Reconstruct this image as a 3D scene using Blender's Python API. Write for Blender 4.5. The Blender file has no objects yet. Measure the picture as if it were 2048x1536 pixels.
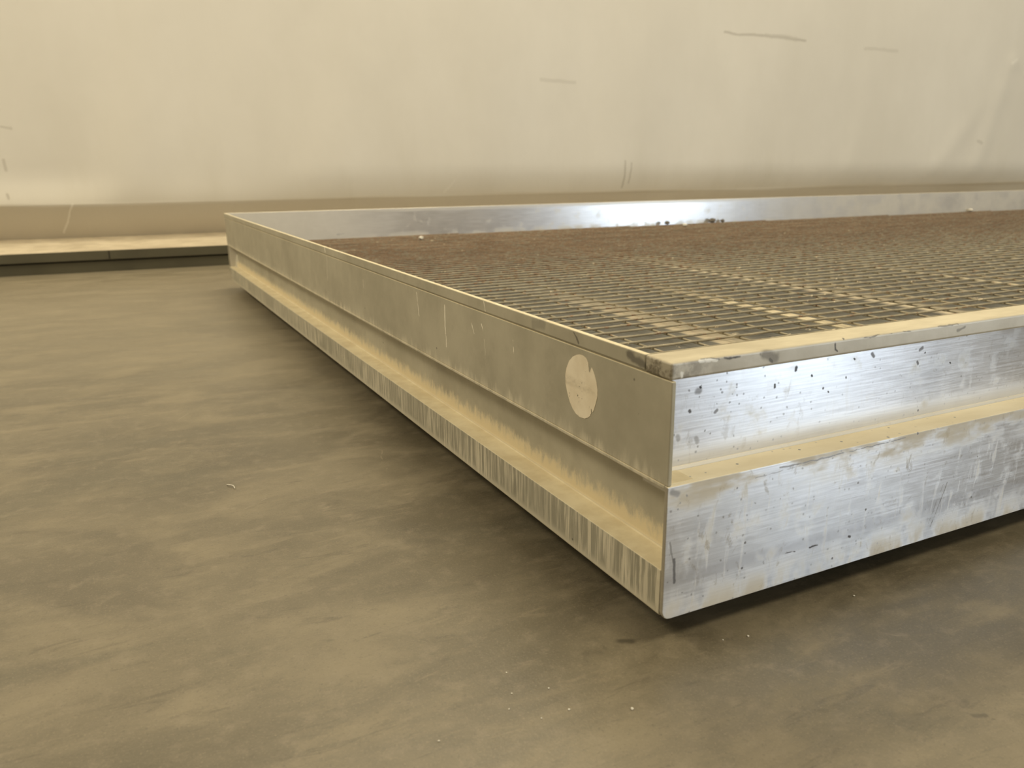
import bpy, bmesh, math, random
from mathutils import Vector, Matrix, noise
random.seed(7)
sc = bpy.context.scene
COL = sc.collection

# ------------------------------------------------------------------ helpers
def link(name, me, parent=None, mats=()):
    o = bpy.data.objects.new(name, me)
    COL.objects.link(o)
    if parent: o.parent = parent
    for m in mats: me.materials.append(m)
    return o

def mesh_from(name, verts, faces, parent=None, mats=(), smooth=False):
    me = bpy.data.meshes.new(name)
    me.from_pydata([tuple(v) for v in verts], [], faces)
    me.validate()
    bm = bmesh.new(); bm.from_mesh(me)
    bmesh.ops.recalc_face_normals(bm, faces=bm.faces)
    bm.to_mesh(me); bm.free()
    if smooth:
        for f in me.polygons: f.use_smooth = True
    return link(name, me, parent, mats)

def bevel(o, w, seg=3, ang=35):
    b = o.modifiers.new('bevel', 'BEVEL')
    b.width = w; b.segments = seg; b.limit_method = 'ANGLE'; b.angle_limit = math.radians(ang)
    b.harden_normals = False
    for f in o.data.polygons: f.use_smooth = True
    w2 = o.modifiers.new('wn', 'WEIGHTED_NORMAL'); w2.keep_sharp = True
    return o

class MB:
    def __init__(s): s.v = []; s.f = []
    def box(s, x0, x1, y0, y1, z0, z1, fn=None):
        b = len(s.v)
        for x, y, z in ((x0,y0,z0),(x1,y0,z0),(x1,y1,z0),(x0,y1,z0),(x0,y0,z1),(x1,y0,z1),(x1,y1,z1),(x0,y1,z1)):
            s.v.append(fn(x,y,z) if fn else (x,y,z))
        for q in ((0,3,2,1),(4,5,6,7),(0,1,5,4),(1,2,6,5),(2,3,7,6),(3,0,4,7)):
            s.f.append([b+i for i in q])
        return s
    def prism(s, poly, a0, a1, mapper):
        """poly in 2D, extruded from a0 to a1; mapper(p, q, a) -> xyz"""
        b = len(s.v); n = len(poly)
        for a in (a0, a1):
            for p, q in poly: s.v.append(mapper(p, q, a))
        for i in range(n):
            j = (i+1) % n
            s.f.append([b+i, b+j, b+n+j, b+n+i])
        s.f.append([b+i for i in range(n)][::-1]); s.f.append([b+n+i for i in range(n)])
        return s
    def tube(s, pts, r, up, sides=8):
        b = len(s.v); n = len(pts)
        for i, p in enumerate(pts):
            a = pts[max(0, i-1)]; c = pts[min(n-1, i+1)]
            d = (Vector(c)-Vector(a)).normalized()
            sd = d.cross(Vector(up)).normalized(); u2 = sd.cross(d)
            for k in range(sides):
                t = 2*math.pi*k/sides
                s.v.append(tuple(Vector(p)+sd*(r*math.cos(t))+u2*(r*math.sin(t))))
        for i in range(n-1):
            for k in range(sides):
                k2 = (k+1) % sides
                s.f.append([b+i*sides+k, b+i*sides+k2, b+(i+1)*sides+k2, b+(i+1)*sides+k])
        s.f.append([b+k for k in range(sides)]); s.f.append([b+(n-1)*sides+k for k in range(sides)])
        return s
    def build(s, name, parent=None, mats=(), smooth=False):
        return mesh_from(name, s.v, s.f, parent, mats, smooth)

# ------------------------------------------------------------------ node helpers
class NT:
    def __init__(s, name):
        s.m = bpy.data.materials.new(name); s.m.use_nodes = True
        s.t = s.m.node_tree; s.t.nodes.clear()
        s.out = s.t.nodes.new('ShaderNodeOutputMaterial')
        s.b = s.t.nodes.new('ShaderNodeBsdfPrincipled')
        s.t.links.new(s.b.outputs[0], s.out.inputs[0])
        s.tc = s.t.nodes.new('ShaderNodeTexCoord')
        s.P = s.tc.outputs['Object']
    def n(s, typ, **kw):
        x = s.t.nodes.new('ShaderNode'+typ)
        for k, v in kw.items(): setattr(x, k, v)
        return x
    def set(s, sock, val):
        if isinstance(val, bpy.types.NodeSocket): s.t.links.new(val, sock)
        elif val is not None: sock.default_value = val
    def math(s, op, a, b=None, c=None, clamp=False):
        x = s.n('Math', operation=op, use_clamp=clamp)
        s.set(x.inputs[0], a); s.set(x.inputs[1], b); s.set(x.inputs[2], c)
        return x.outputs[0]
    def vm(s, op, a, b=None, scale=None):
        x = s.n('VectorMath', operation=op)
        s.set(x.inputs[0], a)
        if b is not None: s.set(x.inputs[1], b)
        if scale is not None: s.set(x.inputs['Scale'], scale)
        return x.outputs['Value'] if op in ('DOT_PRODUCT','LENGTH','DISTANCE') else x.outputs[0]
    def noise(s, scale, detail=4, rough=.55, stretch=(1,1,1), off=(0,0,0), dist=0, P=None, rz=0):
        mp = s.n('Mapping'); s.set(mp.inputs[0], P or s.P)
        mp.inputs['Scale'].default_value = stretch; mp.inputs['Location'].default_value = off
        if rz: mp.inputs['Rotation'].default_value = (0,0,rz)
        x = s.n('TexNoise'); s.set(x.inputs['Vector'], mp.outputs[0])
        x.inputs['Scale'].default_value = scale; x.inputs['Detail'].default_value = detail
        x.inputs['Roughness'].default_value = rough; x.inputs['Distortion'].default_value = dist
        return x.outputs['Fac']
    def ramp(s, v, a, b, lo=0., hi=1.):
        x = s.n('MapRange', clamp=True, interpolation_type='SMOOTHSTEP')
        s.set(x.inputs['Value'], v)
        x.inputs['From Min'].default_value = a; x.inputs['From Max'].default_value = b
        x.inputs['To Min'].default_value = lo; x.inputs['To Max'].default_value = hi
        return x.outputs[0]
    def mix(s, f, a, b):
        x = s.n('Mix', data_type='RGBA')
        s.set(x.inputs['Factor'], f)
        s.set(x.inputs['A'], a if isinstance(a, bpy.types.NodeSocket) else (*a, 1))
        s.set(x.inputs['B'], b if isinstance(b, bpy.types.NodeSocket) else (*b, 1))
        return x.outputs['Result']
    def fmix(s, f, a, b):
        x = s.n('Mix', data_type='FLOAT')
        s.set(x.inputs['Factor'], f); s.set(x.inputs['A'], a); s.set(x.inputs['B'], b)
        return x.outputs['Result']
    def mx(s, a, b): return s.math('MAXIMUM', a, b)
    def mul(s, a, b): return s.math('MULTIPLY', a, b)
    def xyz(s, P=None):
        x = s.n('SeparateXYZ'); s.set(x.inputs[0], P or s.P); return x.outputs
    def warp(s, scale, amt):
        x = s.n('TexNoise'); s.set(x.inputs['Vector'], s.P); x.inputs['Scale'].default_value = scale; x.inputs['Detail'].default_value = 3
        return s.vm('ADD', s.P, s.vm('SCALE', s.vm('SUBTRACT', x.outputs['Color'], (.5,.5,.5)), scale=amt))
    def seg(s, A, B, r, P, soft=.5):
        A = Vector(A); B = Vector(B); d = B-A; l2 = max(d.length_squared, 1e-12)
        pa = s.vm('SUBTRACT', P, tuple(A))
        h = s.math('MULTIPLY', s.vm('DOT_PRODUCT', pa, tuple(d)), 1/l2, clamp=True)
        dd = s.vm('LENGTH', s.vm('SUBTRACT', pa, s.vm('SCALE', tuple(d), scale=h)))
        return s.ramp(dd, r*(1-soft), r*(1+soft), 1., 0.)
    def segs(s, items, P):
        acc = None
        for A, B, r, k in items:
            v = s.seg(A, B, r, P)
            if k != 1: v = s.mul(v, k)
            acc = v if acc is None else s.mx(acc, v)
        return acc
    def bump(s, h, strength, dist):
        x = s.n('Bump'); s.set(x.inputs['Height'], h)
        x.inputs['Strength'].default_value = strength; x.inputs['Distance'].default_value = dist
        s.t.links.new(x.outputs[0], s.b.inputs['Normal'])
    def upface(s, a=.55, b=.85):
        return s.ramp(s.xyz(s.tc.outputs['Normal'])[2], a, b)
    def fin(s, col, rough, metal=0., spec=.5):
        s.set(s.b.inputs['Base Color'], col if isinstance(col, bpy.types.NodeSocket) else (*col, 1))
        s.set(s.b.inputs['Roughness'], rough); s.set(s.b.inputs['Metallic'], metal)
        s.set(s.b.inputs['Specular IOR Level'], spec)
        return s.m

# ------------------------------------------------------------------ materials
DUST = (.66, .57, .38)
DUSTG = (.50, .45, .33)

def front_metal(name, marks=True, rear=False):
    t = NT(name)
    X, Y, Z = t.xyz()
    brush = t.noise(60, 5, .6, (.25, 1, 9))            # long brushed lines along x
    blot = t.noise(26, 6, .6)
    drip = t.noise(95, 5, .65, (1, 1, .14), dist=.6)
    base = t.mix(t.ramp(brush, .35, .65), (.66,.67,.70), (.76,.77,.80))
    base = t.mix(t.ramp(t.noise(9, 4), .45, .75, 0, .5), base, (.52,.53,.56))
    # dust film
    up = t.upface()
    d = t.mul(t.ramp(blot, .52, .72), .5)
    d = t.mx(d, t.mul(t.mul(t.ramp(drip, .54, .70), .5), t.ramp(Z, .158, .162, 1, .25)))
    if not rear:
        low = t.math('MULTIPLY', t.ramp(Z, .03, .07, 1, 0), t.ramp(t.noise(30, 4, .6, (1,1,.5)), .35, .62))
        d = t.mx(d, t.mul(low, .75))
        lowu = t.mul(t.mul(t.ramp(Z, .162, .185, 1, 0), t.ramp(Z, .1575, .160, 0, 1)), .6)
        d = t.mx(d, lowu)
        # dusty smear right under the ledge edge
        sm = t.mul(t.mul(t.ramp(Z, .118, .150, 0, 1), t.ramp(Z, .1594, .160, 1, 0)), t.ramp(t.noise(11, 4, .6, (1,1,2.5), (3.1,0,0)), .40, .62))
        d = t.mx(d, t.mul(sm, .8))
    else:
        low = t.mul(t.ramp(Z, .16, .195, 1, 0), t.ramp(t.noise(14, 5, .65), .38, .6))
        d = t.mx(d, t.mul(low, .8))
        top = t.ramp(Z, .252, .262)
        d = t.mx(d, t.mul(top, .55))
        d = t.mx(d, t.mul(t.ramp(X, 1.7, 3.2), t.ramp(t.noise(7, 5, .65), .30, .6, .5, .85)))
        d = t.mx(d, t.mul(t.ramp(X, .1, .9, 1, 0), .85)); d = t.mx(d, .14)
    if not rear:
        band = t.mul(t.ramp(t.math('ABSOLUTE', t.math('SUBTRACT', Z, .068)), .003, .009, .5, 0), t.ramp(brush, .3, .6, .4, 1))
        base = t.mix(band, base, (.50,.50,.53))
        gr = t.mul(t.ramp(t.noise(75, 6, .7, (1,1,.55), (7,1,0), .5), .57, .68), t.mul(t.ramp(t.noise(8, 3, .5, (1,1,1), (0,0,4)), .35, .6), t.ramp(Z, .155, .165, .8, .3)))
        base = t.mix(gr, base, (.36,.32,.27))
    W = t.warp(90, .004)
    if marks and not rear:
        dark = t.segs([((.0052,0,.107),(.0105,0,.086),.0008,.55), ((.0105,0,.0892),(.0122,0,.0663),.0014,.85),
            ((.1461,0,.063),(.1587,0,.0622),.0006,.9), ((.1786,0,.0624),(.1888,0,.0622),.0009,1), ((.2325,0,.0612),(.2344,0,.0606),.0012,1),
            ((.0053,0,.1543),(.0108,0,.1518),.003,.5), ((.3785,0,.0926),(.3600,0,.045),.0007,.6), ((.372,0,.092),(.356,0,.050),.0004,.5),
            ((.1295,0,.1545),(.200,0,.1545),.0008,.55), ((.20,0,.155),(.30,0,.1562),.0006,.6), ((.10,0,.150),(.17,0,.1525),.0005,.4),
            ((.055,0,.1025),(.060,0,.096),.005,.10), ((.0567,.0325,.2338),(.0573,.0325,.2332),.0011,1),
            ((.0759,.0325,.2074),(.0781,.0325,.209),.0016,.6), ((.0462,.0325,.2131),(.0466,.0325,.2125),.0017,.85),
            ((.1737,.0325,.2384),(.1733,.0325,.236),.0017,1), ((.1946,.0325,.2284),(.1954,.0325,.2273),.0011,1),
            ((.2194,.0325,.2088),(.2202,.0325,.2082),.0010,1), ((.0541,.0325,.2304),(.056,.0325,.2303),.0030,.5),
            ((.278,.0325,.2401),(.2805,.0325,.2378),.0018,.7), ((.348,.0325,.2236),(.35,.0325,.2212),.0013,.7),
            ((.2517,.0325,.2384),(.2533,.0325,.2372),.0010,.9), ((.034,.0325,.1909),(.0352,.0325,.1883),.0022,.4),
            ((.0554,.0325,.185),(.0567,.0325,.1824),.0026,.4), ((.1476,.0325,.2243),(.148,.0325,.2220),.0012,.9),
            ((.3504,.0325,.2364),(.354,.0325,.2382),.0016,.6), ((.4027,.0325,.2167),(.4036,.0325,.2161),.0009,1),
            ((.243,.0325,.2198),(.2439,.0325,.2186),.0011,.7)], W)
    else:
        dark = t.segs([((.40,2.57,.178),(.45,2.57,.184),.004,.6), ((.64,2.56,.176),(.70,2.56,.174),.004,.5)], W)
    vo = t.n('TexVoronoi'); t.set(vo.inputs['Vector'], t.P); vo.inputs['Scale'].default_value = 75
    vr = t.n('SeparateColor'); t.set(vr.inputs[0], vo.outputs['Color'])
    spk = t.mul(t.ramp(vo.outputs['Distance'], .07, .13, 1, 0), t.ramp(vr.outputs[0], .80, .82))
    vo2 = t.n('TexVoronoi'); t.set(vo2.inputs['Vector'], t.warp(120, .004)); vo2.inputs['Scale'].default_value = 150
    vr2 = t.n('SeparateColor'); t.set(vr2.inputs[0], vo2.outputs['Color'])
    sp2 = t.mul(t.ramp(vo2.outputs['Distance'], .10, .24, 1, 0), t.mul(t.ramp(vr2.outputs[1], .87, .90), t.ramp(X, .02, .35, .9, .35)))
    if not rear: dark = t.mx(dark, t.mx(t.mul(spk, .8), t.mul(sp2, .55)))
    d = t.math('MULTIPLY', t.mx(d, up), t.math('SUBTRACT', 1, dark), clamp=True)
    dustc = t.mix(up, t.mix(t.noise(50, 4), *(((.66,.62,.53), (.76,.72,.62)) if rear else ((.50,.45,.36), (.62,.57,.45)))), t.mix(t.ramp(t.noise(20, 5, .6, (.4,1,1)), .3, .7), (.80,.71,.50), (.92,.84,.63)))
    col = t.mix(d, base, dustc)
    col = t.mix(dark, col, (.07,.07,.08))
    if not rear:
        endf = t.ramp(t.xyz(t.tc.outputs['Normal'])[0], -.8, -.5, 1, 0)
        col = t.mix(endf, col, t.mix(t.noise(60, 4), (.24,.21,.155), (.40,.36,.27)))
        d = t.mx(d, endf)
    t.set(t.b.inputs['Anisotropic'], .75)
    tg = t.n('CombineXYZ'); tg.inputs[2].default_value = 1
    t.t.links.new(tg.outputs[0], t.b.inputs['Tangent'])
    r = t.fmix(t.ramp(brush, .3, .7), .24 if rear else .28, .30 if rear else .34)
    r = t.fmix(t.mul(d, .45) if rear else d, r, .8)
    h = t.math('ADD', t.mul(t.noise(60, 4, .6, (.06, 1, 10)), .6), t.mul(t.noise(120, 4, .6), .4))
    t.bump(h, .12, .0005)
    return t.fin(col, r, t.math('MULTIPLY', t.math('SUBTRACT', .95, t.mul(d, .9)), t.math('SUBTRACT', 1, dark), clamp=True))

def side_metal(name):
    t = NT(name)
    X, Y, Z = t.xyz()
    up = t.upface(.5, .8)
    blot = t.noise(7, 6, .65)
    film = t.mix(t.ramp(blot, .3, .7), (.40,.37,.28), (.52,.485,.375))
    film = t.mix(t.ramp(t.noise(22, 5, .65), .5, .8, 0, .45), film, (.33,.295,.22))
    streak = t.noise(190, 5, .62, (1, 1, .06), dist=.5)
    big = t.noise(9, 3, .5)
    lower = t.ramp(Z, .078, .0795, 1, 0)
    st = t.mul(lower, t.mul(t.ramp(streak, .42, .62), t.ramp(t.noise(12,3), .35, .55, .45, .9)))
    edge = t.mul(lower, t.ramp(Z, .033, .048, .8, 0))
    # dust clinging above the lower edge of the upper face, in ragged tongues
    tong = t.noise(70, 5, .65, (1, 1, .16))
    zt = t.math('ADD', Z, t.mul(t.math('SUBTRACT', .5, tong), .075))
    tA = t.mul(t.ramp(zt, .150, .172, 1, 0), t.ramp(Z, .1545, .1565, 0, .8))
    # dust banked at the foot of the recessed wall
    rug = t.noise(90, 6, .7, (1, 1, .5))
    zr = t.math('ADD', Z, t.mul(t.math('SUBTRACT', .5, rug), .05))
    tB = t.mul(t.ramp(zr, .085, .106, 1, 0), t.mul(t.ramp(Z, .0795, .081), t.ramp(X, .02, .025)))
    film = t.mix(t.mul(lower, .55), film, (.27,.255,.19))
    dust = t.mx(t.mx(st, edge), t.mx(tA, tB))
    W = t.warp(60, .007)
    dr = t.segs([((0,.6098,.248),(0,.6028,.2145),.0010,.8), ((0,.5004,.2446),(0,.4985,.205),.0015,.9), ((0,.4985,.21),(0,.4977,.1857),.0010,.8),
        ((0,.4118,.2351),(0,.4032,.2217),.0008,1), ((0,.3797,.2373),(0,.3756,.2305),.0010,1), ((0,.3742,.2289),(0,.3683,.19),.0006,.5),
        ((0,.2933,.2345),(0,.291,.2203),.0008,1), ((-.0015,.3683,.268),(-.0015,.3643,.2575),.0012,.7), ((0,1.0246,.1627),(0,1.0225,.1302),.003,.4),
        ((-.0015,1.1444,.2717),(-.0015,1.1397,.259),.0018,1), ((0,1.1355,.2533),(0,1.1426,.2023),.0015,.45), ((0,.8849,.233),(0,.8844,.2197),.001,.5)], W)
    dk = t.segs([((-.0015,.155,.268),(-.0015,.146,.259),.0014,.7), ((-.0015,.062,.266),(-.0015,.040,.260),.004,.7), ((-.0015,.024,.263),(-.0015,.018,.2554),.003,.6), ((0,.045,.215),(0,.045,.214),.0008,1),
        ((-.0015,.22,.266),(-.0015,.24,.262),.006,.3)], t.warp(90, .008))
    vo = t.n('TexVoronoi'); t.set(vo.inputs['Vector'], t.P); vo.inputs['Scale'].default_value = 26
    vr = t.n('SeparateColor'); t.set(vr.inputs[0], vo.outputs['Color'])
    spk = t.mul(t.ramp(vo.outputs['Distance'], .025, .055, 1, 0), t.ramp(vr.outputs[0], .75, .77))
    dk = t.mx(dk, t.mul(spk, .7))
    col = t.mix(dust, film, t.mix(t.noise(40, 4), (.58,.52,.38), (.74,.68,.52)))
    col = t.mix(t.mul(tB, .8), col, (.74,.62,.38))
    col = t.mix(dr, col, (.90,.84,.70))
    upc = t.mix(t.ramp(t.noise(26, 6, .65), .3, .7), (.70,.60,.39), (.84,.75,.52))
    col = t.mix(up, col, upc)
    col = t.mix(dk, col, (.07,.06,.045))
    d = t.mx(t.mx(dust, up), t.mx(dr, dk))
    t.bump(t.math('ADD', t.mul(d, .6), t.mul(t.noise(160, 5, .6), .35)), .3, .0007)
    return t.fin(col, t.fmix(d, .48, .85), t.fmix(d, .22, 0.))

def cap_metal(name):
    t = NT(name)
    X, Y, Z = t.xyz()
    up = t.upface(.5, .8)
    col = t.mix(t.ramp(t.noise(14, 5, .6), .3, .7), (.50,.47,.40), (.62,.59,.52))
    bl = t.mul(t.ramp(X, .0, .07, 1, 0), t.ramp(t.noise(60, 5, .7), .38, .6))
    col = t.mix(t.mul(bl, .75), col, (.23,.21,.18))
    W = t.warp(90, .006)
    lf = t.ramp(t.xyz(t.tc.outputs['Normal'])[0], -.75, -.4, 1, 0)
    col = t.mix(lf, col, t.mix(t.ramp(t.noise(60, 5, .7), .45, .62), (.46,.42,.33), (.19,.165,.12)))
    dk = t.segs([((.030,0,.2690),(.0712,0,.2675),.0012,.9), ((.0952,0,.267),(.0975,0,.2655),.0016,.7), ((.100,0,.266),(.112,0,.262),.0045,.55), ((.107,0,.2605),(.109,0,.259),.002,.8),
                 ((.1867,0,.2670),(.1872,0,.2605),.0009,.9), ((.1872,0,.2605),(.189,0,.2585),.0009,.9), ((.215,0,.269),(.30,0,.2695),.0006,.6), ((.198,.001,.27),(.2,.003,.27),.001,.8),
                 ((.33,0,.2690),(.36,0,.2695),.001,.5), ((.36,0,.262),(.37,0,.265),.0015,.5)], W)
    wh = t.segs([((.0276,0,.2675),(.046,0,.2672),.0013,1), ((.0092,0,.2608),(.0095,0,.2565),.0014,1), ((.014,0,.270),(.022,0,.2695),.0008,.8)], W)
    upc = t.mix(t.ramp(t.noise(20, 5, .6, (.35,1,1)), .3, .7), (.48,.42,.29), (.68,.61,.44))
    edge = t.ramp(t.noise(120, 3), .2, .6)
    col = t.mix(up, col, upc)
    col = t.mix(dk, col, (.07,.07,.075))
    col = t.mix(wh, col, (.85,.86,.84))
    t.bump(t.noise(150, 5, .6), .25, .0006)
    return t.fin(col, t.fmix(up, .5, .8), t.fmix(t.mx(t.mx(up, dk), wh), .35, 0.))

def rust_wire():
    t = NT('galvanised_rusty_wire')
    X, Y, Z = t.xyz()
    base = t.mix(t.ramp(t.noise(35, 4), .3, .7), (.29,.25,.165), (.43,.375,.26))
    n1 = t.noise(85, 6, .75, (.6,1,1))
    bias = t.ramp(Y, .7, 2.0, 0, .14)
    r = t.ramp(t.math('ADD', n1, bias), .57, .63)
    rc = t.mix(t.ramp(t.noise(220, 3), .35, .65), (.17,.09,.045), (.38,.20,.09))
    col = t.mix(t.mul(r, .8), base, rc)
    cr = t.ramp(t.noise(55, 4, .6, (1,1,1), (5,2,0)), .66, .69)
    col = t.mix(cr, col, (.80,.68,.46))
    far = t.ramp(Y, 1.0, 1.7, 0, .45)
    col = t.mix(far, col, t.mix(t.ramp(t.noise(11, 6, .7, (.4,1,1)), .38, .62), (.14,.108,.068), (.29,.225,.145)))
    t.bump(t.noise(400, 3, .6), .5, .0006)
    return t.fin(col, .65, 0.)

def plate_mat():
    t = NT('grey_base_plate')
    X, Y, Z = t.xyz()
    col = t.mix(t.ramp(t.noise(5, 5, .6), .3, .7), (.095,.093,.078), (.135,.13,.105))
    col = t.mix(t.ramp(t.noise(60, 4), .5, .8, 0, .3), col, (.22,.20,.16))
    # cream paint brushed over the plate beside the strip, feathered
    g = t.mul(t.ramp(X, .452, .462), t.ramp(X, .47, .545, 1, 0))
    g = t.mul(g, t.mul(t.ramp(t.noise(30, 4), .2, .5, .5, 1), t.ramp(Y, .75, 1.15, 1, .1)))
    col = t.mix(g, col, (.50,.43,.30))
    g2 = t.mul(t.ramp(X, .99, 1.02), t.ramp(X, 1.02, 1.09, 1, 0))
    col = t.mix(g2, col, (.60,.52,.37))
    sp = t.ramp(t.noise(23, 5, .7, (1,1,1), (1,7,0)), .66, .70)
    col = t.mix(sp, col, (.70,.60,.42))
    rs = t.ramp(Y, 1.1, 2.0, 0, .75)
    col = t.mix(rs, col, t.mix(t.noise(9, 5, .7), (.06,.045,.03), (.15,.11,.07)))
    return t.fin(col, .6, 0., .4)

def strip_mat():
    t = NT('cream_painted_strip')
    X, Y, Z = t.xyz()
    col = t.mix(t.ramp(t.noise(18, 5, .65), .35, .65), (.58,.50,.33), (.80,.71,.50))
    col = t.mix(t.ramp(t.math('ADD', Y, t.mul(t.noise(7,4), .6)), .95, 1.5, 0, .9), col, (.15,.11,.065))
    return t.fin(col, .7)

def floor_mat():
    t = NT('worn_concrete')
    X, Y, Z = t.xyz()
    a = t.noise(1.6, 7, .62, (.9,1.5,1), dist=.5, rz=.4)
    b = t.noise(7, 7, .65, (.7,1.5,1), (3,1,0), dist=.5, rz=.46)
    c = t.noise(45, 6, .7)
    col = t.mix(t.ramp(a, .34, .66), (.118,.100,.063), (.180,.152,.098))
    col = t.mix(t.ramp(b, .42, .68, 0, .75), col, (.255,.213,.136))
    col = t.mix(t.ramp(t.noise(3.1, 6, .6, (.8,1.6,1), (8,3,0), .6), .53, .68, 0, .6), col, (.110,.098,.064))
    col = t.mix(t.ramp(t.noise(19, 6, .7, (.8,1.5,1), (2,9,0)), .55, .75, 0, .5), col, (.100,.082,.053))
    sk = t.noise(26, 7, .7, (.45,2.0,1), (6,2,0), .8, rz=.46)
    col = t.mix(t.ramp(sk, .56, .70, 0, .55), col, (.085,.070,.045))
    col = t.mix(t.ramp(sk, .44, .30, 0, .45), col, (.26,.215,.14))
    pt = t.noise(2.2, 6, .6, (.8,1.3,1), (1,5,0), .8, rz=.46)
    col = t.mix(t.ramp(pt, .55, .66, 0, .55), col, (.098,.083,.054))
    col = t.mix(t.ramp(c, .48, .75, 0, .5), col, (.27,.225,.155))
    col = t.mix(t.ramp(t.noise(160, 4, .7), .55, .8, 0, .5), col, (.085,.07,.046))
    col = t.mix(t.ramp(t.noise(420, 3, .7), .52, .75, 0, .55), col, (.30,.25,.165))
    col = t.mix(t.ramp(t.noise(260, 4, .7, (1,1,1), (4,4,0)), .55, .75, 0, .5), col, (.075,.062,.04))
    col = t.mix(t.mul(t.ramp(t.math('ADD', Y, t.mul(a, 1.2)), .9, 3.2), .5), col, (.30,.255,.17))  # lighter towards the wall: light falloff put into the floor colour
    W = t.warp(50, .012)
    dk = t.segs([((-.024,.0285,0),(-.014,.0245,0),.0040,.7), ((.170,-.187,0),(.175,-.190,0),.0026,.6), ((.1765,-.1965,0),(.1775,-.197,0),.0015,.5)], W)
    col = t.mix(dk, col, (.06,.05,.033))
    # scuffed ring of fine scratches left of the platform
    dv = t.vm('LENGTH', t.vm('SUBTRACT', W, (-.133,.455,0)))
    ring = t.mul(t.ramp(dv, .035, .05), t.ramp(dv, .055, .075, 1, 0))
    ring = t.mul(ring, t.ramp(t.noise(90, 4, .7, (.3,1.6,1)), .5, .7))
    col = t.mix(t.mul(ring, .5), col, (.36,.29,.20))
    sc1 = t.segs([((-.30,.50,0),(-.24,.53,0),.0011,.4), ((-.07,.60,0),(-.05,.655,0),.001,.5), ((-.40,.67,0),(-.30,.70,0),.001,.3), ((-.09,.515,0),(-.075,.56,0),.0009,.5),
                  ((.17,-.06,0),(.24,-.09,0),.0009,.35), ((-.33,.95,0),(-.28,1.03,0),.0012,.3)], t.warp(14, .03))
    col = t.mix(sc1, col, (.36,.30,.21))
    t.bump(t.math('ADD', t.mul(b, .3), t.mul(t.noise(260, 5, .7), .7)), .25, .0012)
    return t.fin(col, t.ramp(b, .3, .7, .36, .50), 0., .7)

def sheet_mat():
    t = NT('off_white_wall_sheeting')
    X, Y, Z = t.xyz()
    a = t.noise(1.3, 5, .6, (1,1,.6))
    col = t.mix(t.ramp(a, .3, .7), (.70,.66,.57), (.76,.72,.63))
    st = t.noise(5, 5, .6, (1,1,.15))
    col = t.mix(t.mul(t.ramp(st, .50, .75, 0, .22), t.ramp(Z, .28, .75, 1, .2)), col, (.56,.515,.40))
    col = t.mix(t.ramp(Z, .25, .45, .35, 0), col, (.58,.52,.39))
    col = t.mix(t.ramp(Z, .277, .281, .45, 0), col, (.45,.39,.285))  # below the hem: shade of the tucked-back strip put into the colour
    W = t.warp(8, .035)
    dk = t.segs([((2.9169,3.32,1.1614),(3.5633,3.29,1.1502),.009,.55), ((3.20,3.31,1.1604),(3.4598,3.3,1.1536),.014,.35), ((4.06,3.27,1.12),(4.34,3.25,1.119),.012,.25)], W)
    # smears follow the yawed wall plane, so measure them in the wall plane only
    return t, col, dk

def wall_material():
    t, col, dk = sheet_mat()
    fl = t.n('CombineXYZ')
    X, Y, Z = t.xyz()
    t.set(fl.inputs[0], X); t.set(fl.inputs[2], Z)
    nz = t.n('TexNoise'); t.set(nz.inputs['Vector'], t.P); nz.inputs['Scale'].default_value = 9; nz.inputs['Detail'].default_value = 4
    P = t.vm('ADD', fl.outputs[0], t.vm('SCALE', t.vm('SUBTRACT', nz.outputs['Color'], (.5,.5,.5)), scale=.03))
    mm = lambda a, b, r, k: ((a[0],0,a[1]), (b[0],0,b[1]), r, k)
    dk = t.segs([mm((2.87,1.14),(3.45,1.13),.007,.45), mm((3.15,1.138),(3.38,1.133),.011,.30), mm((3.93,1.105),(4.20,1.103),.010,.2),
                 mm((2.235,.447),(2.237,.30),.005,.5), mm((2.275,.435),(2.275,.325),.005,.45), mm((1.72,.857),(1.92,.848),.008,.2),
                 mm((-.72,.463),(-.722,.424),.006,.35), mm((-.733,.325),(-.731,.31),.006,.5), mm((5.02,.56),(5.05,.552),.012,.3),
                 mm((-.715,.597),(-.68,.59),.005,.3)], P)
    col = t.mix(dk, col, (.34,.30,.23))
    wh = t.segs([mm((-.497,.277),(-.545,.155),.004,.5), mm((1.19,.30),(1.24,.36),.006,.25), mm((5.27,1.07),(5.32,1.10),.01,.6)], P)
    col = t.mix(wh, col, (.84,.80,.70))
    t.bump(t.noise(3, 5, .6, (1,1,.5)), .15, .03)
    return t.fin(col, .5, 0., .35)

def simple(name, a, b, scale=12, rough=.7, metal=0., bumpd=.001, stretch=(1,1,1)):
    t = NT(name)
    n = t.noise(scale, 6, .65, stretch)
    t.bump(t.noise(scale*8, 4), .3, bumpd)
    return t.fin(t.mix(t.ramp(n, .3, .7), a, b), rough, metal)

M_front = front_metal('brushed_aluminium_front')
M_rear = front_metal('brushed_aluminium_rear', rear=True)
M_side = side_metal('dusty_aluminium_side')
M_cap = cap_metal('scuffed_aluminium_cap')
M_wire = rust_wire()
M_plate = plate_mat()
M_strip = strip_mat()
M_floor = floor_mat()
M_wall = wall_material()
M_ledge = simple('dusty_concrete_ledge', (.50,.42,.29), (.66,.57,.41), 9, .85, stretch=(1,2,2))
M_curb = simple('dark_painted_curb', (.072,.064,.037), (.098,.088,.052), 3, .6)
M_groove = simple('black_joint_gap', (.02,.018,.012), (.03,.026,.018), 5, .9)
M_foot = simple('grey_rubber_foot', (.05,.05,.05), (.09,.09,.085), 20, .8)
M_grit = simple('pale_grit', (.62,.58,.48), (.82,.78,.68), 300, .8)
M_crumb_d = simple('dark_dirt', (.10,.085,.065), (.22,.19,.15), 200, .9)

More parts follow.
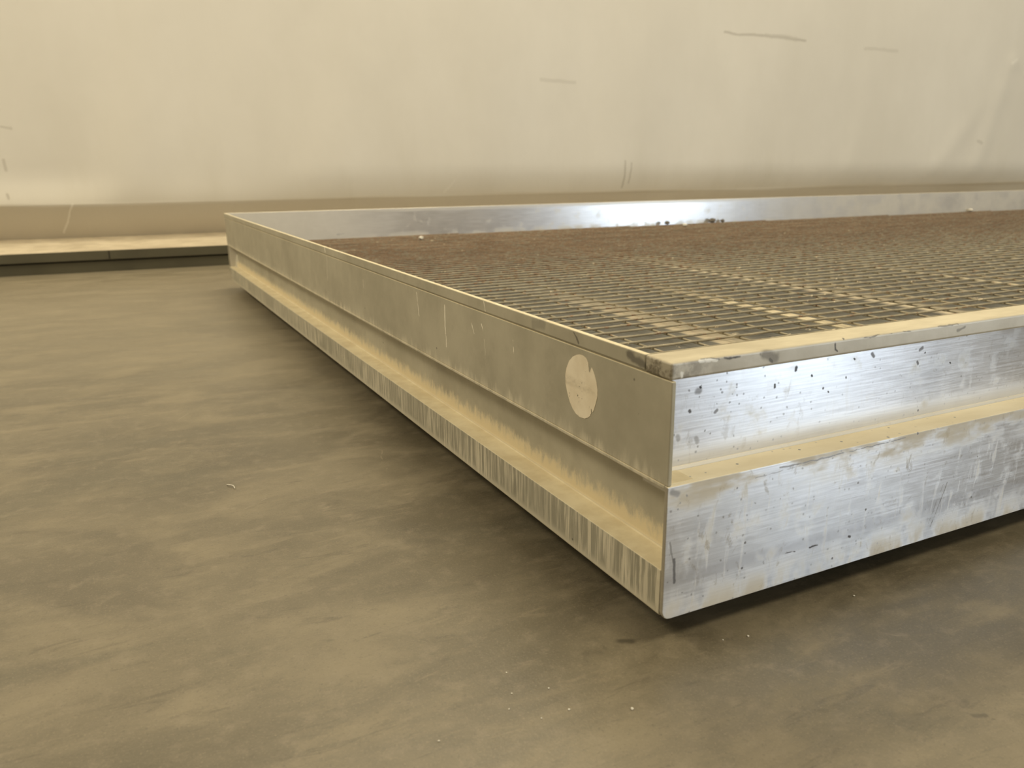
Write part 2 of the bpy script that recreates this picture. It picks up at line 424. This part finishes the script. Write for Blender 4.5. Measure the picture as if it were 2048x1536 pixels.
def sticker_mat():
    t = NT('cream_round_sticker')
    X, Y, Z = t.xyz()
    col = t.mix(t.ramp(t.noise(35, 5, .65), .3, .7), (.78,.68,.50), (.88,.79,.61))
    band = t.mul(t.ramp(t.math('ABSOLUTE', t.math('SUBTRACT', Z, .2165)), .002, .007, 1, 0), t.ramp(t.noise(70, 6, .75, (1,.45,1)), .35, .75))
    col = t.mix(t.mul(band, .6), col, (.36,.29,.18))
    sp = t.ramp(t.noise(330, 3, .6, (1,1,.6)), .655, .69)
    sp = t.mul(sp, t.ramp(t.noise(40, 2, .5), .45, .6))
    col = t.mix(sp, col, (.10,.08,.05))
    return t.fin(col, .7)
M_stick = sticker_mat()

# ------------------------------------------------------------------ setting
L = 2.592
YW = 3.348
K = -.05                      # yaw of the back wall and of the rear rail against the platform's front
# floor
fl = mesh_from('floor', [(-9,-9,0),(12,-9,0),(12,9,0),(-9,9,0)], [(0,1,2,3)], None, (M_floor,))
fl['kind'] = 'structure'

# back wall: hanging sheeting with folds, tucked back under its lower hem
def fold(x, z, a, b, w):
    """signed distance from the leaning line a-b at height z, as a soft step/ridge argument"""
    t = (z-b[1])/(a[1]-b[1]); xc = b[0]+(a[0]-b[0])*t
    return (x-xc)/w
def sheet_off(x, z):
    d = 0
    t = min(1, max(0, (1.5-z)/1.2))
    for a, b, w, h in (((.75,1.17),(.56,.32),.16,.022), ((-.12,1.11),(-.28,.36), .13, .028), ((2.30,1.2),(2.16,.3),.22,.010), ((3.95,.88),(3.86,.29),.06,.008),
                       ((1.45,1.1),(1.35,.3),.2,.008), ((3.0,1.1),(2.9,.3),.18,.006)):
        u = fold(x, z, a, b, w)
        d += h*t*(math.tanh(u)*.5 + .6*math.exp(-u*u))
    # creases running down and left from the snag at the right
    u = fold(x, z, (5.27,1.07), (4.98,.28), .07)
    if z < 1.12: d += .009*math.exp(-u*u)*min(1, (1.12-z)*4)
    u = fold(x, z, (5.15,.95), (4.55,.28), .09)
    if z < .98: d += .006*math.exp(-u*u)*min(1, (.98-z)*3)
    d += .012*math.exp(-((x-5.29)**2+(z-1.08)**2)/.0016)
    d += .020*noise.noise(Vector((x*.7, 3.1, z*.6)))+.006*noise.noise(Vector((x*2.3, 7.7, z*1.2)))
    return d
verts = []; faces = []
xs = [-4+i*.04 for i in range(int(13/.04)+1)]
zs = [.155, .175, .20, .225, .25, .268, .2775, .283, .29, .30, .32] + [.36+.04*i for i in range(65)]
for z in zs:
    for x in xs:
        hem = .006*noise.noise(Vector((x*1.1, 0, 4)))+.003*noise.noise(Vector((x*4, 0, 9)))
        if z < .28:
            t = (z-.155)/(.28-.155); off = .25-.108*t; zz = .130+(.2795-.130)*t + hem*t
            off += .01*noise.noise(Vector((x*1.7, 2, z*6)))
        else:
            off = .12-sheet_off(x, z)*min(1, (z-.28)*9+.1); zz = z + hem*max(0, 1-(z-.28)*8)
            # sheeting drawn back towards the edge, shaped so the hem shades darker
            off += .022*math.exp(-(z-.28)/.06)
        verts.append((x, YW+off+K*x, zz))
nx = len(xs)
for j in range(len(zs)-1):
    for i in range(nx-1):
        faces.append((j*nx+i, j*nx+i+1, (j+1)*nx+i+1, (j+1)*nx+i))
wall = mesh_from('wall_back', verts, faces, None, (M_wall,), True)
wall['kind'] = 'structure'

# base ledge under the wall: dark face with a joint, dusty sloping top
rot = lambda y, z, x: (x, YW+y+K*x, z)
bb = MB()
prof = [(.016,0),(.016,.044),(.022,.046),(.022,.051),(.001,.053),(.001,.0905),(.004,.0935),(.25,.1315),(.30,.14),(.30,0)]
bb.prism(prof, -4, 9, rot)
base = bb.build('baseboard_back', None, (M_curb, M_ledge, M_groove))
for f in base.data.polygons:
    c = f.center; yy = c.y-K*c.x-YW
    if f.normal.z > .5 and c.z > .09: f.material_index = 1
    elif .045 < c.z < .053 and yy < .02: f.material_index = 2
base['kind'] = 'structure'
# vertical butt joints in the dark face
jm = MB()
for x in (-.385, 1.9, 4.2): jm.box(x, x+.004, -.0006, .004, .055, .089, lambda a,b,c: (a, YW+b+K*a, c))
jo = jm.build('joint_line', base, (M_groove,))

# ------------------------------------------------------------------ the platform
W_ = 5.4
root = bpy.data.objects.new('metal_platform', None); COL.objects.link(root)
root['label'] = 'low aluminium framed platform filled with rusty wire mesh, lying on the concrete floor'
root['category'] = 'platform'

# --- left side rail
def P2(p, q, a): return (p, a, q)
Cpoly = [(0,.1562),(.029,.1562),(.029,.083),(.0275,.0795),(.0255,.079),(0,.079),(0,.035),(.0045,.0305),(.033,.0305),(.033,.150),(.033,.1600),(0,.1600)]
s = MB()
n0 = len(s.v)
s.prism(Cpoly, .0048, L-.004, P2)
# trim the far lower end to the rounded corner it has
for i in range(n0, len(s.v)):
    x, y, z = s.v[i]
    if y > 2 and z < .04: s.v[i] = (x, y-.06, z)
    elif y < 1 and z < .036: s.v[i] = (x, y+(0 if z > .033 else .004), z)
s.box(0, .0045, .0003, L-.004, .1600, .2535)
side = s.build('side_rail', root, (M_side,))
bevel(side, .0011)
side['label'] = 'dull dusty aluminium side with a grooved recess and streaked lower lip'
c = MB()
c.box(-.0016, .0048, .0372, L+.002, .2556, .270)
c.box(.0008, .0040, .0372, L-.002, .2530, .2560)
cap = c.build('edge_trim', side, (M_side,)); bevel(cap, .0014)
# round sticker, 0.4 mm thick, with torn notches
SP = [(0.1479,0.2472),(0.1406,0.2477),(0.1342,0.2458),(0.1305,0.2422),(0.1295,0.2375),(0.1288,0.2342),(0.1276,0.233),(0.1259,0.2358),(0.1246,0.2391),(0.1224,0.2376),(0.1184,0.2322),(0.115,0.2262),(0.113,0.2189),(0.1131,0.212),(0.116,0.2044),(0.1189,0.1972),(0.1213,0.1945),(0.1228,0.1971),(0.1242,0.1977),(0.1236,0.1934),(0.1252,0.1899),(0.1296,0.1867),(0.136,0.1841),(0.1443,0.1831),(0.1519,0.1846),(0.1587,0.1885),(0.1647,0.1942),(0.1697,0.2028),(0.1733,0.2113),(0.174,0.2205),(0.1718,0.2282),(0.1666,0.237),(0.159,0.2429),(0.1535,0.2455)]
SP2 = []
for i, (y, z) in enumerate(SP):
    y2, z2 = SP[(i+1) % len(SP)]
    for k in range(4):
        f = k/4; j = .0005*noise.noise(Vector((i*3.3+k, 1, 2)))
        SP2.append((y+(y2-y)*f+j, z+(z2-z)*f+j))
st = MB(); st.prism(SP2, -.0004, .0, lambda p, q, a: (a, p, q))
sticker = st.build('round_sticker', side, (M_stick,))
sticker['label'] = 'cream round sticker with torn edge'

# --- front rail
f = MB()
f.box(.0050, W_, .0325, .0370, .1560, .2560)                                 # web
f.prism([(0,.1594),(0,.039),(.0010,.0355),(.0030,.0325),(.0055,.0309),(.009,.0303),(W_,.0305),(W_,.1594)], 0, .0045, lambda p,q,a: (p,a,q))
f.box(.0003, W_, .0020, .0372, .1535, .15945)
f.prism([(.0326,.1594),(.0290,.1594),(.0326,.1630)], .0046, W_, lambda p,q,a: (a,p,q))
# round the lower left end of the plate
front = f.build('front_rail', root, (M_front,))
bevel(front, .0010)
front['label'] = 'bright brushed aluminium front with a dusty ledge halfway'
g = MB(); g.box(-.0016, W_, 0, .0370, .2546, .270)
fcap = g.build('edge_trim', front, (M_cap,)); bevel(fcap, .0026, 4)
fcap['label'] = 'scuffed top edge with cream dust on its upper side'

# --- rear rail (inner face seen above the mesh)
RW = lambda y, z, x: (x, L+y+K*x, z)
r = MB()
nseg = 30
poly = [(-.006,.060),(-.006,.2690),(-.005,.270),(.002,.270),(.002,.060)]
for k in range(nseg):
    pass
r.prism(poly, .0050, W_, RW)
rear = r.build('rear_rail', root, (M_rear,)); bevel(rear, .0010)
rear['label'] = 'far aluminium rim, bright inner face'
r2 = MB(); r2.prism([(-.004,.0305),(-.004,.1555),(.002,.1555),(.002,.0305)], 0.040, W_, RW)
r2.box(0.0005, .033, L-.0035, L-.0005, .060, .1555)
rl = r2.build('lower_flange', rear, (M_side,)); bevel(rl, .0008)

# --- right side rail, beyond the frame
q = MB()
yr = L+K*W_-.010
q.prism([(W_+.040-p, z) for p, z in Cpoly], .0105, yr, P2)
q.box(W_+.0355, W_+.040, .0105, yr, .1600, .270)
rs = q.build('side_rail', root, (M_side,)); bevel(rs, .0011)

# --- base plate, cream strips, wire mesh
Yend = lambda x: L+K*x-.0075
pl = MB()
pl.v += [(.034,.0385,.146),(W_-.002,.0385,.146),(W_-.002,Yend(W_),.146),(.034,Yend(.034),.146)]
pl.v += [(x,y,.1500) for x,y,z in pl.v[:4]]
pl.f += [[0,3,2,1],[4,5,6,7],[0,1,5,4],[1,2,6,5],[2,3,7,6],[3,0,4,7]]
plate = pl.build('base_plate', root, (M_plate,))
plate['label'] = 'grey sheet under the wire mesh'
for x0, x1 in ((.7213,.7478),(1.4560,1.4830),(1.985,2.012),(2.73,2.76),(3.5,3.53)):
    b_ = MB(); b_.box(x0, x1, .040, Yend(x1)-.004, .1501, .1522)
    o = b_.build('support_strip', root, (M_strip,)); o['label'] = 'cream strip running under the wires'
b_ = MB(); b_.box(.036, .62, 1.330, 1.356, .1501, .1522)
o = b_.build('support_strip', root, (M_strip,)); o['label'] = 'cream strip running crosswise under the wires'

wm = MB()
R1, R2 = .0021, .0019
ZL = .1632; ZC = ZL-R1-R2+.0003
PX = .0842; X0 = .3145-3*PX
PY = .0394; Y0 = .4409-10*PY+.006
ncross = int((W_-.03-X0)/PX)+1
ys = []
y = Y0
k = 0
while y < L-.02:
    ys.append(y + (0 if k < 1 else random.uniform(-.0012,.0012))); y += PY; k += 1
for yi, y in enumerate(ys):
    xe = min(W_-.006, (L-.012-y)/(-K) if y > L+K*W_ - .012 else 99)
    if xe < .1: continue
    pts = []; nst = max(2, int(xe/(PX/2)))
    for i in range(nst+1):
        x = .0055+(xe-.0055)*i/nst
        ph = (x-X0)/PX*2*math.pi
        pts.append((x, y+.0012*noise.noise(Vector((x*5, yi*3.7, 0))), ZL+.0004*math.cos(ph)+.0006*noise.noise(Vector((x*4, yi*2.1, 5)))))
    wm.tube(pts, R1, (0,0,1))
for i in range(ncross):
    x = X0+i*PX
    if x < .01: continue
    ye = Yend(x)-.004
    pts = []
    n = int(ye/.08)
    for k in range(n+1):
        y = .0385+(ye-.0385)*k/n
        pts.append((x+.0012*noise.noise(Vector((y*3, i*5.1, 2))), y, ZC))
    wm.tube(pts, R2, (0,0,1))
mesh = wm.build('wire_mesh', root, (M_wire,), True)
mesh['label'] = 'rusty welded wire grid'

# feet, set well back under the frame, and cross members that carry plate and mesh
def block(name, x0, x1, y0, y1, z0, z1, mat, par):
    b = MB(); b.box(x0, x1, y0, y1, z0, z1); o = b.build(name, par, (mat,)); bevel(o, .002); return o
for x0 in (.40, 2.0, 3.6, 5.0):
    block('cross_member', x0, x0+.06, .0102, Yend(x0+.06)-.002, .035, .146, M_side, root)
    for y0 in (.45, 1.9):
        block('foot', x0-.01, x0+.07, y0, y0+.08, 0, .035, M_foot, root)

# ------------------------------------------------------------------ loose bits
def crumb(name, loc, r, mat, label, cat, group=None, flat=.6, seed=0):
    bm = bmesh.new(); bmesh.ops.create_icosphere(bm, subdivisions=2, radius=r)
    for v in bm.verts:
        k = 1+.45*noise.noise(v.co/r*1.3+Vector((seed*7.1, 0, 0)))
        v.co *= k; v.co.z *= flat
    zmin = min(v.co.z for v in bm.verts)
    for v in bm.verts: v.co.z -= zmin
    me = bpy.data.meshes.new(name); bm.to_mesh(me); bm.free()
    o = link(name, me, None, (mat,)); o.location = loc; o.rotation_euler = (0,0,seed*1.3)
    o['label'] = label; o['category'] = cat
    if group: o['group'] = group
    return o
ZT = ZL+R1+.0006
def on_wire(x, y):
    yy = min(ys, key=lambda v: abs(v-y)); return (x, yy, ZT-.0004)
crumb('plaster_crumb', on_wire(.653,2.351), .010, M_grit, 'pale plaster crumb on the mesh near the far left corner, left of the bright glare', 'crumb', seed=1)
crumb('plaster_crumb', on_wire(1.875,2.33), .011, M_grit, 'pale plaster crumb on the mesh near the far rim, right of the bright glare', 'crumb', seed=2)
def on_rear(x, dy=.016): return (x, L+K*x-dy-.006, ZT)
for i, (x, rr, lab) in enumerate(((1.87,.012,'small dark clod against the far rim, leftmost of the dark ones'), (2.13,.015,'larger dark clod against the far rim, leftmost of the close pair'),
                                (2.19,.010,'small dark clod against the far rim, right one of the close pair'))):
    yy = max(v for v in ys if v < L+K*x-.02)
    crumb('dirt_clod', (x, yy, ZT-.0004), rr, M_crumb_d, lab, 'clod', 'dark clods along the far rim', .7, 5+i)
yy = max(v for v in ys if v < L+K*3.86-.02)
crumb('plaster_crumb', (3.86, yy, ZT-.0004), .013, M_grit, 'pale plaster crumb at the foot of the far rim, at the right edge', 'crumb', seed=12)
for i, (x, y) in enumerate([(-.116,-.033),(-.07,-.056),(-.148,.007),(.087,-.019),(.234,-.013),(-.139,.035),(-.224,-.019),(-.159,-.01),(-.117,-.001),(.062,-.013),(-.141,-.032)]):
    crumb('grit_grain', (x, y, 0), (.0011,.0014,.0009,.0013,.0012,.0008,.0010,.0008,.0009,.0008,.0008)[i]*.85, M_grit,
          'tiny pale grain of grit lying on the concrete before the platform corner', 'grit', 'pale grit on the floor before the corner', .7, 20+i)
# short pale fibre on the floor at the left
fb = MB(); pts = []
for k in range(12):
    t = k/11; pts.append((-.286-.006*t+.0015*math.sin(t*5), .582+.020*t, .0009+.0015*math.sin(t*math.pi)))
fb.tube(pts, .0007, (0,0,1), 6)
fo = fb.build('white_fibre', None, (M_grit,), True)
fo['label'] = 'short white fibre lying on the open floor left of the platform'; fo['category'] = 'fibre'

# ------------------------------------------------------------------ camera
cd = bpy.data.cameras.new('camera'); cam = bpy.data.objects.new('camera', cd); COL.objects.link(cam)
pit, rol, yaw = .2647, -.0079, .4655
fw = Vector((math.sin(yaw)*math.cos(pit), math.cos(yaw)*math.cos(pit), -math.sin(pit)))
rt = Vector((math.cos(yaw), -math.sin(yaw), 0)); up = rt.cross(fw)
r2_ = rt*math.cos(rol)+up*math.sin(rol); u2_ = -rt*math.sin(rol)+up*math.cos(rol)
cam.matrix_world = Matrix(((r2_.x,u2_.x,-fw.x,-.4088),(r2_.y,u2_.y,-fw.y,-.5172),(r2_.z,u2_.z,-fw.z,.4282),(0,0,0,1)))
cd.sensor_width = 36; cd.sensor_fit = 'HORIZONTAL'; cd.lens = 1613.57/2048*36
cd.clip_start = .02; cd.clip_end = 60
cd.dof.use_dof = True; cd.dof.focus_distance = .95; cd.dof.aperture_fstop = 8.5
sc.camera = cam

# ------------------------------------------------------------------ light
def area(name, loc, target, sx, sy, e, col):
    ld = bpy.data.lights.new(name, 'AREA'); ld.shape = 'RECTANGLE'; ld.size = sx; ld.size_y = sy
    ld.energy = e; ld.color = col
    o = bpy.data.objects.new(name, ld); COL.objects.link(o); o.location = loc
    o.rotation_euler = (Vector(target)-Vector(loc)).to_track_quat('-Z', 'Y').to_euler()
    return o
WARM = (1, .88, .65)
area('hall_lamp_over_platform', (1.2, 2.9, 4.5), (1.2, 1.6, 0), 2.0, .5, 92, WARM)
area('hall_lamp_front', (1.5, -2.4, 4.4), (1.0, 0, 0), 2.5, .8, 128, WARM)
area('fill_light_left', (-3.0, 1.7, 3.4), (-.9, 2.4, 0), 2.4, .8, 105, WARM)  # added fill, brightens the platform's left side and the far floor
area('hall_lamp_right', (5.0, .6, 4.5), (4.0, 2.2, .3), 2.4, .8, 58, WARM)
# daylight through the open hall door, behind the camera to the right
area('open_door_daylight', (7.6, -7.4, 1.6), (1.0, 1.2, .4), 1.5, 3.0, 270, (.77, .89, 1.0))

w = bpy.data.worlds.new('hall'); sc.world = w; w.use_nodes = True
bg = w.node_tree.nodes['Background']; bg.inputs[0].default_value = (1.0, .88, .67, 1); bg.inputs[1].default_value = .38

sc.view_settings.view_transform = 'Standard'; sc.view_settings.look = 'None'
sc.view_settings.exposure = -.11; sc.view_settings.gamma = 1
sc.view_settings.use_curve_mapping = False
